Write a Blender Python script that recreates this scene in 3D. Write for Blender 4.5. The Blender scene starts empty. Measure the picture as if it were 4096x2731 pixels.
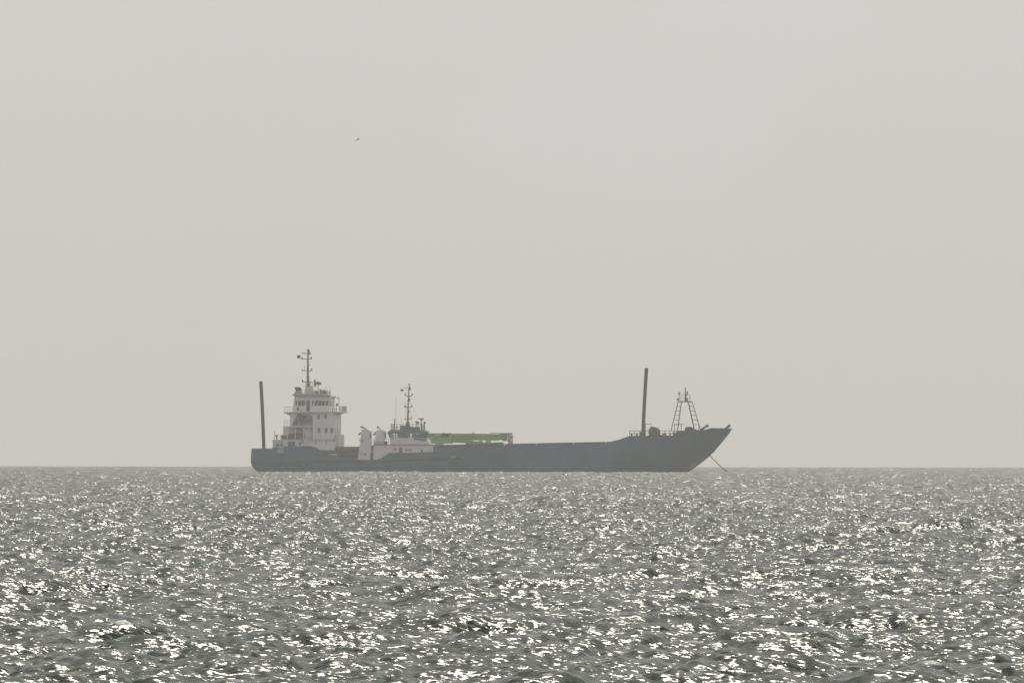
import bpy, math, random
import numpy as np
from mathutils import Vector, Matrix

random.seed(7)
R = math.radians
C = bpy.context.scene.collection

# ------------------------------------------------------------------ camera
EYE = 2.46              # camera height above the water under it, m
F = 50000.0             # focal length in photograph pixels (4096 wide)
YE = 1826.0             # photograph row of true eye level
ROLL = 0.00122
RE = 7.4e6              # effective earth radius (with refraction)
DIST = 2500.0           # distance of the ship
sc = bpy.context.scene
cam_d = bpy.data.cameras.new("camera"); cam = bpy.data.objects.new("camera", cam_d); C.objects.link(cam)
cam_d.sensor_width = 36.0; cam_d.lens = 36.0 * F / 4096.0
cam_d.clip_start = 1.0; cam_d.clip_end = 60000.0
cam.location = (0, 0, EYE)
pitch = math.atan((YE - 1365.5) / F)
cam.rotation_euler = (Matrix.Rotation(R(90) + pitch, 4, 'X') @ Matrix.Rotation(ROLL, 4, 'Z')).to_euler()
sc.camera = cam

# ------------------------------------------------------------------ light
SUN_EL, SUN_AZ = R(51.5), R(10)      # azimuth clockwise from +Y (view direction)
w = bpy.data.worlds.new("World"); sc.world = w; w.use_nodes = True
nt = w.node_tree; nt.nodes.clear()
sky = nt.nodes.new('ShaderNodeTexSky'); sky.sky_type = 'NISHITA'; sky.sun_disc = False
sky.sun_elevation = SUN_EL; sky.sun_rotation = SUN_AZ
sky.air_density = 1.0; sky.dust_density = 6.0; sky.ozone_density = 1.0
hs = nt.nodes.new('ShaderNodeHueSaturation'); hs.inputs['Saturation'].default_value = 0.12
mixw = nt.nodes.new('ShaderNodeMix'); mixw.data_type = 'RGBA'; mixw.inputs[0].default_value = 0.8
mixw.inputs[7].default_value = (7.45, 7.2, 6.95, 1)      # high thin cloud veil
bg = nt.nodes.new('ShaderNodeBackground'); bg.inputs[1].default_value = 0.100
ow = nt.nodes.new('ShaderNodeOutputWorld')
nt.links.new(sky.outputs[0], hs.inputs['Color']); nt.links.new(hs.outputs[0], mixw.inputs[6])
# the haze-filled sky is brightest low down and darkens towards the zenith
wtc = nt.nodes.new('ShaderNodeTexCoord'); wsp = nt.nodes.new('ShaderNodeSeparateXYZ'); wmr = nt.nodes.new('ShaderNodeMapRange')
wmr.interpolation_type = 'SMOOTHSTEP'
wmr.inputs[1].default_value = 0.04; wmr.inputs[2].default_value = 0.5; wmr.inputs[3].default_value = 1.0; wmr.inputs[4].default_value = 0.0
wcl = nt.nodes.new('ShaderNodeMix'); wcl.data_type = 'RGBA'; wcl.inputs[6].default_value = (0.52, 0.55, 0.51, 1); wcl.inputs[7].default_value = (1, 1, 1, 1)
wml = nt.nodes.new('ShaderNodeMix'); wml.data_type = 'RGBA'; wml.blend_type = 'MULTIPLY'; wml.inputs[0].default_value = 1
nt.links.new(wtc.outputs['Generated'], wsp.inputs[0]); nt.links.new(wsp.outputs[2], wmr.inputs[0])
nt.links.new(mixw.outputs[2], wml.inputs[6]); nt.links.new(wmr.outputs[0], wcl.inputs[0]); nt.links.new(wcl.outputs[2], wml.inputs[7])
# faint uneven banks of thin cloud: slightly pink and slightly green greys
wmp = nt.nodes.new('ShaderNodeMapping'); wmp.inputs['Scale'].default_value = (1, 1, 2.2)
wno = nt.nodes.new('ShaderNodeTexNoise'); wno.inputs['Scale'].default_value = 26.0; wno.inputs['Detail'].default_value = 3; wno.inputs['Roughness'].default_value = 0.45
wrm = nt.nodes.new('ShaderNodeValToRGB'); wrm.color_ramp.elements[0].position = 0.36; wrm.color_ramp.elements[1].position = 0.64
wrm.color_ramp.elements[0].color = (0.965, 0.99, 0.975, 1); wrm.color_ramp.elements[1].color = (1.02, 1.0, 1.01, 1)
wm2 = nt.nodes.new('ShaderNodeMix'); wm2.data_type = 'RGBA'; wm2.blend_type = 'MULTIPLY'; wm2.inputs[0].default_value = 1
nt.links.new(wtc.outputs['Generated'], wmp.inputs[0]); nt.links.new(wmp.outputs[0], wno.inputs[0]); nt.links.new(wno.outputs[0], wrm.inputs[0])
nt.links.new(wml.outputs[2], wm2.inputs[6]); nt.links.new(wrm.outputs[0], wm2.inputs[7])
nt.links.new(wm2.outputs[2], bg.inputs[0]); nt.links.new(bg.outputs[0], ow.inputs[0])
sd = bpy.data.lights.new("sun", 'SUN'); sd.energy = 2.6; sd.angle = R(0.5); sd.color = (1.0, 0.94, 0.83)
so = bpy.data.objects.new("sun", sd); C.objects.link(so)
sdir = Vector((math.sin(SUN_AZ) * math.cos(SUN_EL), math.cos(SUN_AZ) * math.cos(SUN_EL), math.sin(SUN_EL)))
so.rotation_euler = sdir.to_track_quat('Z', 'Y').to_euler(); so.location = (0, 0, 60)

sc.render.engine = 'CYCLES'
sc.view_settings.view_transform = 'Standard'; sc.view_settings.look = 'None'
sc.view_settings.exposure = 0.0; sc.view_settings.gamma = 1.0; sc.view_settings.use_curve_mapping = False
cy = sc.cycles
cy.max_bounces = 6; cy.diffuse_bounces = 2; cy.glossy_bounces = 3; cy.transmission_bounces = 4
cy.volume_bounces = 1; cy.transparent_max_bounces = 12; cy.caustics_reflective = False; cy.caustics_refractive = False
cy.use_denoising = True; cy.use_adaptive_sampling = False

# ------------------------------------------------------------------ materials
def pbr(name, col, rough=0.6, metal=0.0, var=0.12, scale=0.6, rust=0.0, rcol=(0.16, 0.075, 0.045), streak=1.0,
        lo=0.55, hi=0.72, bump=0.0):
    m = bpy.data.materials.new(name); m.use_nodes = True; n = m.node_tree; N = n.nodes
    b = N['Principled BSDF']; b.inputs['Roughness'].default_value = rough; b.inputs['Metallic'].default_value = metal
    tc = N.new('ShaderNodeTexCoord'); mp = N.new('ShaderNodeMapping'); mp.inputs['Scale'].default_value = (1, 1, streak)
    n.links.new(tc.outputs['Object'], mp.inputs[0])
    no = N.new('ShaderNodeTexNoise'); no.inputs['Scale'].default_value = scale; no.inputs['Detail'].default_value = 6
    no.inputs['Roughness'].default_value = 0.65
    n.links.new(mp.outputs[0], no.inputs[0])
    cr = N.new('ShaderNodeValToRGB'); e = cr.color_ramp.elements
    e[0].position = 0.3; e[1].position = 0.7
    e[0].color = (*[c * (1 - var) for c in col], 1); e[1].color = (*[min(1, c * (1 + var)) for c in col], 1)
    n.links.new(no.outputs[0], cr.inputs[0]); out = cr.outputs[0]
    if rust > 0:
        n2 = N.new('ShaderNodeTexNoise'); n2.inputs['Scale'].default_value = scale * 0.7; n2.inputs['Detail'].default_value = 8
        n2.inputs['Roughness'].default_value = 0.7
        mp2 = N.new('ShaderNodeMapping'); mp2.inputs['Location'].default_value = (31, 7, 13)
        mp2.inputs['Scale'].default_value = (1, 1, streak * 0.6)
        n.links.new(tc.outputs['Object'], mp2.inputs[0]); n.links.new(mp2.outputs[0], n2.inputs[0])
        r2 = N.new('ShaderNodeValToRGB'); r2.color_ramp.elements[0].position = lo; r2.color_ramp.elements[1].position = hi
        r2.color_ramp.elements[1].color = (rust, rust, rust, 1)
        mx = N.new('ShaderNodeMix'); mx.data_type = 'RGBA'; mx.inputs[7].default_value = (*rcol, 1)
        n.links.new(n2.outputs[0], r2.inputs[0]); n.links.new(r2.outputs[0], mx.inputs[0]); n.links.new(out, mx.inputs[6])
        out = mx.outputs[2]
    n.links.new(out, b.inputs['Base Color'])
    if bump:
        bp = N.new('ShaderNodeBump'); bp.inputs['Distance'].default_value = bump
        n.links.new(no.outputs[0], bp.inputs['Height']); n.links.new(bp.outputs[0], b.inputs['Normal'])
    return m

M = {}
M['hull'] = pbr('hull_paint', (0.030, 0.104, 0.190), 0.6, var=0.38, scale=0.14, rust=0.7, rcol=(0.13, 0.07, 0.065), streak=0.6, lo=0.53, hi=0.68)
M['tughull'] = pbr('tug_hull_paint', (0.030, 0.110, 0.175), 0.55, var=0.3, scale=0.3, rust=0.5, rcol=(0.11, 0.07, 0.06), streak=0.5, lo=0.6, hi=0.75)
M['dark'] = pbr('dark_rubber', (0.022, 0.026, 0.028), 0.8, var=0.4, scale=1.0)
M['rustband'] = pbr('rusty_steel', (0.10, 0.062, 0.06), 0.8, var=0.45, scale=0.35, rust=0.8, rcol=(0.055, 0.05, 0.055), lo=0.5, hi=0.6)
M['post'] = pbr('post_steel', (0.045, 0.022, 0.018), 0.8, var=0.4, scale=0.5, streak=0.3)
M['white'] = pbr('white_paint', (0.95, 0.865, 0.975), 0.5, var=0.07, scale=0.35, rust=0.55, rcol=(0.30, 0.22, 0.21), streak=0.35, lo=0.58, hi=0.8)
M['cream'] = pbr('cream_paint', (0.68, 0.67, 0.58), 0.5, var=0.08, scale=0.5, rust=0.5, rcol=(0.28, 0.25, 0.18), streak=0.4, lo=0.56, hi=0.8)
M['roof'] = pbr('roof_paint', (0.44, 0.42, 0.44), 0.6, var=0.12, scale=0.7)
M['grey'] = pbr('grey_steel', (0.20, 0.20, 0.185), 0.6, var=0.2, scale=1.0)
M['mast'] = pbr('mast_paint', (0.13, 0.125, 0.11), 0.6, var=0.2, scale=1.0)
M['rail'] = pbr('rail_paint', (0.22, 0.21, 0.18), 0.6, var=0.15, scale=1.0)
M['darkrail'] = pbr('dark_rail_paint', (0.05, 0.048, 0.042), 0.6, var=0.2, scale=1.0)
M['black'] = pbr('soot_black', (0.018, 0.018, 0.018), 0.8, var=0.4, scale=1.5)
M['darkgear'] = pbr('deck_gear', (0.10, 0.085, 0.09), 0.8, var=0.5, scale=1.2)
M['teal'] = pbr('teal_paint', (0.12, 0.19, 0.25), 0.5, var=0.2, scale=0.8, rust=0.4, rcol=(0.14, 0.20, 0.19), lo=0.5, hi=0.7)
M['green'] = pbr('green_paint', (0.19, 0.37, 0.09), 0.55, var=0.3, scale=0.5, rust=0.75, rcol=(0.12, 0.11, 0.07), streak=0.6, lo=0.55, hi=0.68)
M['lightgreen'] = pbr('pale_green_paint', (0.29, 0.50, 0.20), 0.5, var=0.12, scale=0.7)
M['lattice'] = pbr('weathered_steel', (0.36, 0.33, 0.27), 0.7, var=0.3, scale=1.5, rust=0.7, rcol=(0.15, 0.12, 0.10), lo=0.45, hi=0.6)
M['flag'] = pbr('flag_cloth', (0.035, 0.05, 0.045), 0.9, var=0.3, scale=2.0)
M['orange'] = pbr('boat_orange', (0.20, 0.15, 0.15), 0.5, var=0.1, scale=1.0)
M['bounce'] = pbr('bounce_light_paint', (0.36, 0.40, 0.43), 0.6, var=0.5, scale=0.9)  # hull colour paled to carry light thrown up by the sea
M['bird'] = pbr('dark_feathers', (0.02, 0.017, 0.015), 0.8, var=0.3, scale=8.0)
M['pale'] = pbr('pale_panel', (0.75, 0.74, 0.74), 0.4, var=0.05, scale=0.8)

def glass_mat():
    m = bpy.data.materials.new('tinted_glass'); m.use_nodes = True; n = m.node_tree; N = n.nodes
    N.clear(); o = N.new('ShaderNodeOutputMaterial')
    t = N.new('ShaderNodeBsdfTransparent'); t.inputs[0].default_value = (0.85, 0.88, 0.87, 1)
    g = N.new('ShaderNodeBsdfGlossy'); g.inputs[1].default_value = 0.03; g.inputs[0].default_value = (0.9, 0.9, 0.9, 1)
    f = N.new('ShaderNodeFresnel'); f.inputs[0].default_value = 1.5
    x = N.new('ShaderNodeMixShader')
    n.links.new(f.outputs[0], x.inputs[0]); n.links.new(t.outputs[0], x.inputs[1]); n.links.new(g.outputs[0], x.inputs[2])
    n.links.new(x.outputs[0], o.inputs[0]); return m
M['glass'] = glass_mat()
M['pane'] = pbr('dark_window_glass', (0.10, 0.10, 0.10), 0.12, var=0.35, scale=0.8)

# ------------------------------------------------------------------ mesh helpers
class MB:
    def __init__(s): s.v = []; s.f = []
    def poly(s, pts, faces):
        pts = list(pts); s.c = getattr(s, 'c', []) + [(list(pts), list(faces))]
        k = len(s.v); s.v += [tuple(p) for p in pts]; s.f += [tuple(i + k for i in f) for f in faces]; return s
    def hexa(s, p):     # 8 pts: bottom 4 ccw, top 4 ccw
        return s.poly(p, [(3, 2, 1, 0), (4, 5, 6, 7), (0, 1, 5, 4), (1, 2, 6, 5), (2, 3, 7, 6), (3, 0, 4, 7)])
    def box(s, x0, x1, y0, y1, z0, z1):
        return s.hexa([(x0, y0, z0), (x1, y0, z0), (x1, y1, z0), (x0, y1, z0), (x0, y0, z1), (x1, y0, z1), (x1, y1, z1), (x0, y1, z1)])
    def prism(s, xz, y0, y1):           # outline in x,z pushed through y
        n = len(xz); p = [(x, y0, z) for x, z in xz] + [(x, y1, z) for x, z in xz]
        f = [tuple(range(n)), tuple(range(2 * n - 1, n - 1, -1))]
        for i in range(n):
            j = (i + 1) % n; f.append((j, i, i + n, j + n))
        return s.poly(p, f)
    def tube(s, a, b, r, n=8, r2=None):
        a = Vector(a); b = Vector(b); d = (b - a).normalized(); r2 = r if r2 is None else r2
        u = d.orthogonal().normalized(); w_ = d.cross(u); p = []
        for c, q in ((a, r), (b, r2)):
            for i in range(n):
                t = 2 * math.pi * i / n; p.append(c + (u * math.cos(t) + w_ * math.sin(t)) * q)
        f = [(i, (i + 1) % n, n + (i + 1) % n, n + i) for i in range(n)] + [tuple(range(n - 1, -1, -1)), tuple(range(n, 2 * n))]
        return s.poly(p, f)
    def path(s, pts, r, n=8):
        for a, b in zip(pts[:-1], pts[1:]): s.tube(a, b, r, n)
        return s
    def lathe(s, c, prof, n=16, axis='z'):  # prof: (radius, height)
        p = []
        for r, h in prof:
            for i in range(n):
                t = 2 * math.pi * i / n
                q = {'z': (r * math.cos(t), r * math.sin(t), h), 'y': (r * math.cos(t), h, r * math.sin(t)),
                     'x': (h, r * math.cos(t), r * math.sin(t))}[axis]
                p.append((c[0] + q[0], c[1] + q[1], c[2] + q[2]))
        f = []
        for k in range(len(prof) - 1):
            for i in range(n):
                j = (i + 1) % n; f.append((k * n + i, k * n + j, (k + 1) * n + j, (k + 1) * n + i))
        f += [tuple(range(n)), tuple(range(len(p) - 1, len(p) - n - 1, -1))]
        return s.poly(p, f)
    def torus(s, c, R_, r, n=20, m=8, axis='y'):
        p = []; f = []
        for i in range(n):
            t = 2 * math.pi * i / n
            for j in range(m):
                q = 2 * math.pi * j / m; a = (R_ + r * math.cos(q))
                d = (a * math.cos(t), r * math.sin(q), a * math.sin(t)) if axis == 'y' else (r * math.sin(q), a * math.cos(t), a * math.sin(t))
                p.append((c[0] + d[0], c[1] + d[1], c[2] + d[2]))
        for i in range(n):
            for j in range(m):
                f.append((i * m + j, ((i + 1) % n) * m + j, ((i + 1) % n) * m + (j + 1) % m, i * m + (j + 1) % m))
        return s.poly(p, f)
    def build_each(s, name, mat, parent=None, smooth=False, bevel=0.0, shift=None):   # every shape an object of its own
        for p, f in s.c:
            m = MB(); m.poly([tuple(Vector(q) - shift) for q in p] if shift else p, f); m.build(name, mat, parent, smooth, bevel)
    def build(s, name, mat, parent=None, smooth=False, bevel=0.0, label=None):
        me = bpy.data.meshes.new(name); me.from_pydata(s.v, [], s.f)
        me.materials.append(M[mat] if isinstance(mat, str) else mat)
        import bmesh
        bm = bmesh.new(); bm.from_mesh(me); bmesh.ops.recalc_face_normals(bm, faces=bm.faces); bm.to_mesh(me); bm.free()
        if smooth:
            for p in me.polygons: p.use_smooth = True
        o = bpy.data.objects.new(name, me); C.objects.link(o); o.parent = parent
        if bevel:
            b = o.modifiers.new('bevel', 'BEVEL'); b.width = bevel; b.segments = 2; b.limit_method = 'ANGLE'
        if label: o['label'] = label
        return o

def thing(name, label, cat, loc, rz=0.0, group=None):
    o = bpy.data.objects.new(name, None); C.objects.link(o); o.location = loc; o.rotation_euler = (0, 0, rz)
    o.empty_display_size = 0.5
    o['label'] = label; o['category'] = cat
    if group: o['group'] = group
    return o

TH = R(5)
class Frame:
    """a vessel's own frame: u towards the bow, v away from the camera, z up from its waterline"""
    def __init__(s, x, y):
        s.x, s.y = x, y; s.z = -(x * x + y * y) / (2 * RE)
        s.loc = (x, y, s.z)
    def P(s, px, py, v=0.0):
        py = py - ROLL * (px - 2048); Y = s.y
        for _ in range(4):
            xw = (px - 2048) / F * Y - s.x
            u = (xw - v * math.sin(TH)) / math.cos(TH)
            Y = s.y - u * math.sin(TH) + v * math.cos(TH)
        return Vector((u, v, EYE - (py - YE) / F * Y - s.z))
    def U(s, px, v=0.0): return s.P(px, 1800, v).x
    def Z(s, py, px=1300, v=0.0): return s.P(px, py, v).z
    def box(s, m, px0, px1, py0, py1, v0, v1, vr=None):      # px on the near face
        a = s.P(px0, py1, v0); b = s.P(px1, py0, v0)
        return m.box(a.x, b.x, v0, v1, a.z, b.z)
    def prism(s, m, pts, v0, v1):
        q = [s.P(x, y, v0) for x, y in pts]
        return m.prism([(p.x, p.z) for p in q], v0, v1)

def interp(x, pts): return float(np.interp(x, [p[0] for p in pts], [p[1] for p in pts]))

def railing(m, pts, h, gap=1.1, r=0.035, mids=(0.5,)):
    for a, b in zip(pts[:-1], pts[1:]):
        a = Vector(a); b = Vector(b); n = max(1, round((b - a).length / gap))
        for i in range(n + 1):
            p = a.lerp(b, i / n); m.tube(p, p + Vector((0, 0, h)), r, 6)
        for k in (1.0,) + tuple(mids):
            m.tube(a + Vector((0, 0, h * k)), b + Vector((0, 0, h * k)), r * (1.0 if k == 1 else .75), 6)
    return m

def loft_hull(cols, levels, wall=0.2):
    """cols: list of (u(z), half-breadth(z) functions, z_bottom, z_top, z_deck)"""
    P = []; n = None
    for (uf, bf, zb, zt, zd) in cols:
        zs = [zb + (zt - zb) * k for k in levels]
        near = [(uf(z), -bf(z), z) for z in zs]
        bi = max(bf(zt) - wall, bf(zt) * 0.5)
        ring = near + [(uf(zt), -bi, zt), (uf(zd), -max(min(bi, bf(zd) - wall), 0.05), zd)]
        ring = ring + [(x, -y, z) for x, y, z in reversed(ring)]
        n = len(ring); P += ring
    f = []
    for c in range(len(cols) - 1):
        for i in range(n):
            j = (i + 1) % n; f.append((c * n + i, c * n + j, (c + 1) * n + j, (c + 1) * n + i))
    f += [tuple(range(n)), tuple(range(len(P) - 1, len(P) - n - 1, -1))]
    m = MB(); m.poly(P, f); return m

# ================================================================== SEA
def make_field(L, n, lam_hi, lam_lo, direc, spread, slope, seed, power=4.0):
    rng = np.random.default_rng(seed)
    k1 = 2 * np.pi * np.fft.fftfreq(n, L / n); KX, KY = np.meshgrid(k1, k1, indexing='ij')
    K = np.hypot(KX, KY); K[0, 0] = 1
    th = np.arctan2(KY, KX) - direc
    S = K ** (-power) * np.exp(-(2 * np.pi / lam_hi / K) ** 4) * np.exp(-(K * lam_lo / 2 / np.pi) ** 2)
    S *= np.abs(np.cos(th)) ** spread * (0.02 + (np.cos(th) > 0)); S[0, 0] = 0
    A = np.sqrt(S) * (rng.normal(size=(n, n)) + 1j * rng.normal(size=(n, n)))
    h = np.fft.ifft2(A)
    # keep real parts consistent: use full complex field's real part
    sx = np.real(np.fft.ifft2(1j * KX * A)); sy = np.real(np.fft.ifft2(1j * KY * A))
    s = math.sqrt(np.mean(sx ** 2 + sy ** 2)); g = slope / s
    H = np.real(h) * g
    dx = np.real(np.fft.ifft2(1j * KX / K * A)) * g; dy = np.real(np.fft.ifft2(1j * KY / K * A)) * g
    jac = np.real(np.fft.ifft2(K * A)) * g       # convergence (-div of displacement)
    return [a.astype(np.float32) for a in (H, dx, dy, jac)]

def sample(fields, L, x, y, rot):
    n = fields[0].shape[0]; c, s = math.cos(rot), math.sin(rot)
    fx = ((x * c + y * s) / L * n) % n; fy = ((-x * s + y * c) / L * n) % n
    i = np.floor(fx).astype(np.int32); j = np.floor(fy).astype(np.int32); a = (fx - i).astype(np.float32); b = (fy - j).astype(np.float32)
    i %= n; j %= n; i1 = (i + 1) % n; j1 = (j + 1) % n
    o = [f[i, j] * (1 - a) * (1 - b) + f[i1, j] * a * (1 - b) + f[i, j1] * (1 - a) * b + f[i1, j1] * a * b for f in fields]
    H, dx, dy, jc = o
    return H, dx * c - dy * s, dx * s + dy * c, jc

WD = R(-75)
T1 = make_field(149.0, 1024, 2.3, 0.5, WD + R(17), 4, 0.265, 3)
T2 = make_field(37.3, 1024, 0.6, 0.13, WD - R(31), 2.5, 0.30, 5, 4.2)
T0 = make_field(263.0, 512, 13.0, 3.0, WD + R(4), 3.5, 0.11, 11)
CHOP = 0.75
def displace(x, y, amp):
    h1, dx1, dy1, j1 = sample(T1, 149.0, x, y, R(17)); h2, dx2, dy2, j2 = sample(T2, 37.3, x, y, R(-31))
    h0, dx0, dy0, j0 = sample(T0, 263.0, x, y, R(4)); h1 = h1 + h0; dx1 = dx1 + dx0; dy1 = dy1 + dy0
    # wind patches: rougher and calmer areas
    patch = 1.0 + 0.30 * np.sin(x * 0.011 + y * 0.0045 + 1.0) * np.sin(y * 0.017 - x * 0.006)
    h2 = h2 * patch
    z = (h1 + h2) * amp - (x * x + y * y) / (2 * RE) - 0.42
    fo = j1 * 1.0 + j2 * 0.28
    return x - CHOP * (dx1 + dx2) * amp, y - CHOP * (dy1 + dy2) * amp, z, fo

def grid_faces(nr, nc, base):
    i = np.arange(nr - 1)[:, None] * nc + np.arange(nc - 1)[None, :]
    return (np.stack([i, i + 1, i + nc + 1, i + nc], -1).reshape(-1, 4) + base).astype(np.int32)

def sea_patch(rs, ang, amp):
    rr, aa = np.meshgrid(rs, ang, indexing='ij')
    x = rr * np.sin(aa); y = rr * np.cos(aa)
    return displace(x.ravel(), y.ravel(), amp.ravel() if hasattr(amp, 'ravel') else amp)

# rows
rs = [90.0]
while rs[-1] < 6700: rs.append(rs[-1] + 0.155 * (rs[-1] / 130.0) ** 0.5)
rs = np.array(rs)
core = np.linspace(-R(2.6), R(2.6), 641)
side = R(2.6) + (R(13) - R(2.6)) * (np.arange(1, 41) / 40.0) ** 1.7
ang = np.concatenate([-side[::-1], core, side])
V = []; Fc = []; FO = []
x, y, z, fo = sea_patch(rs, ang, 1.0); V.append(np.stack([x, y, z], -1)); FO.append(fo); Fc.append(grid_faces(len(rs), len(ang), 0))
base = len(x)
# beyond the fine fan: horizon ring, the sides and the water round the camera
r2 = np.concatenate([np.linspace(3, 60, 120), 60 * (14500 / 60) ** np.linspace(0.001, 1, 700)])
a2 = np.linspace(R(12.7), R(360 - 12.7), 720)
x, y, z, fo = sea_patch(r2, a2, 0.8); V.append(np.stack([x, y, z - 0.05], -1)); FO.append(fo * 0); Fc.append(grid_faces(len(r2), len(a2), base)); base += len(x)
r3 = np.linspace(6690, 14500, 60); a3 = np.linspace(-R(13), R(13), 200)
x, y, z, fo = sea_patch(r3, a3, 0.3); V.append(np.stack([x, y, z - 0.1], -1)); FO.append(fo * 0); Fc.append(grid_faces(len(r3), len(a3), base)); base += len(x)
r4 = np.linspace(0.5, 90.4, 380); a4 = np.linspace(-R(13), R(13), 160)
x, y, z, fo = sea_patch(r4, a4, 1.0); V.append(np.stack([x, y, z - 0.03], -1)); FO.append(fo * 0); Fc.append(grid_faces(len(r4), len(a4), base)); base += len(x)
V = np.concatenate(V).astype(np.float32); Fc = np.concatenate(Fc); FO = np.concatenate(FO).astype(np.float32)
FOAMP = float(np.percentile(FO[:len(rs) * len(ang)], 99.95)); print('FOAMP', FOAMP)
print("sea verts", len(V), "rows", len(rs), "T1 rms", T1[0].std(), "T2 rms", T2[0].std(), "jac std", T1[3].std(), T2[3].std())
me = bpy.data.meshes.new('sea_water'); me.vertices.add(len(V)); me.vertices.foreach_set('co', V.ravel())
me.loops.add(Fc.size); me.loops.foreach_set('vertex_index', Fc.ravel())
me.polygons.add(len(Fc)); me.polygons.foreach_set('loop_start', np.arange(0, Fc.size, 4, dtype=np.int32))
me.polygons.foreach_set('use_smooth', np.ones(len(Fc), dtype=bool))
me.update(calc_edges=True)
at = me.attributes.new('foam', 'FLOAT', 'POINT'); at.data.foreach_set('value', FO)
FOAM0 = 0.175 + FOAMP
TILT1, TILT2 = 1.0, 2.3
def water_mat():
    m = bpy.data.materials.new('sea_water'); m.use_nodes = True; n = m.node_tree; N = n.nodes; L = n.links
    b = N['Principled BSDF']; b.inputs['Base Color'].default_value = (0.020, 0.030, 0.023, 1)
    b.inputs['Roughness'].default_value = 0.23; b.inputs['IOR'].default_value = 1.333
    tc = N.new('ShaderNodeTexCoord')
    def noise(sc_, det, rough, st, loc):
        mp = N.new('ShaderNodeMapping'); mp.inputs['Scale'].default_value = st; mp.inputs['Location'].default_value = loc
        mp.inputs['Rotation'].default_value = (0, 0, R(12))
        L.new(tc.outputs['Object'], mp.inputs[0]); t = N.new('ShaderNodeTexNoise'); t.inputs['Scale'].default_value = sc_
        t.inputs['Detail'].default_value = det; t.inputs['Roughness'].default_value = rough; L.new(mp.outputs[0], t.inputs[0]); return t.outputs[0]
    # capillary ripples: small random tilts of the surface, the same at every distance
    def tilt(sc_, det, st, loc, k):
        mp = N.new('ShaderNodeMapping'); mp.inputs['Scale'].default_value = st; mp.inputs['Location'].default_value = loc
        L.new(tc.outputs['Object'], mp.inputs[0]); t = N.new('ShaderNodeTexNoise'); t.inputs['Scale'].default_value = sc_
        t.inputs['Detail'].default_value = det; t.inputs['Roughness'].default_value = 0.6; L.new(mp.outputs[0], t.inputs[0])
        v = N.new('ShaderNodeVectorMath'); v.operation = 'SUBTRACT'; v.inputs[1].default_value = (.5, .5, .5); L.new(t.outputs['Color'], v.inputs[0])
        m_ = N.new('ShaderNodeVectorMath'); m_.operation = 'MULTIPLY'; m_.inputs[1].default_value = (k * .7, k, 0); L.new(v.outputs[0], m_.inputs[0]); return m_.outputs[0]
    t1 = tilt(2.2, 3, (0.3, 1, 1), (3, 5, 0), TILT1); t2 = tilt(14.0, 3, (0.4, 1, 1), (9, 1, 0), TILT2)
    ge = N.new('ShaderNodeNewGeometry'); a1 = N.new('ShaderNodeVectorMath'); a1.operation = 'ADD'; a2 = N.new('ShaderNodeVectorMath'); a2.operation = 'ADD'
    nm = N.new('ShaderNodeVectorMath'); nm.operation = 'NORMALIZE'
    L.new(ge.outputs['Normal'], a1.inputs[0]); L.new(t1, a1.inputs[1]); L.new(a1.outputs[0], a2.inputs[0]); L.new(t2, a2.inputs[1]); L.new(a2.outputs[0], nm.inputs[0])
    L.new(nm.outputs[0], b.inputs['Normal'])
    # foam where crests fold
    fa = N.new('ShaderNodeAttribute'); fa.attribute_name = 'foam'
    fn = noise(6.0, 6, 0.7, (1, 1, 1), (1, 2, 3))
    ma = N.new('ShaderNodeMath'); ma.operation = 'MULTIPLY_ADD'; ma.inputs[1].default_value = 0.35; L.new(fn, ma.inputs[0]); L.new(fa.outputs['Fac'], ma.inputs[2])
    mr = N.new('ShaderNodeMapRange'); mr.inputs[1].default_value = FOAM0; mr.inputs[2].default_value = FOAM0 + 0.2
    L.new(ma.outputs[0], mr.inputs[0])
    fs = N.new('ShaderNodeBsdfDiffuse'); fs.inputs[0].default_value = (0.72, 0.72, 0.70, 1)
    mx = N.new('ShaderNodeMixShader'); L.new(mr.outputs[0], mx.inputs[0]); L.new(b.outputs[0], mx.inputs[1]); L.new(fs.outputs[0], mx.inputs[2])
    L.new(mx.outputs[0], N['Material Output'].inputs[0])
    return m
me.materials.append(water_mat())
sea = bpy.data.objects.new('sea', me); C.objects.link(sea); sea['kind'] = 'structure'
del V, Fc, FO, x, y, z, fo

# ================================================================== HAZE
hz = MB(); hz.box(-15500, 15500, -15500, 15500, -34, 42)
hm = bpy.data.materials.new('haze_air'); hm.use_nodes = True; hn = hm.node_tree; hn.nodes.clear()
ho = hn.nodes.new('ShaderNodeOutputMaterial'); pv = hn.nodes.new('ShaderNodeVolumePrincipled')
pv.inputs['Color'].default_value = (0.98, 0.985, 1.0, 1); pv.inputs['Density'].default_value = 1.16e-4
pv.inputs['Anisotropy'].default_value = 0.34
hn.links.new(pv.outputs[0], ho.inputs['Volume'])
haze = hz.build('haze', hm); haze['kind'] = 'stuff'

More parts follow.
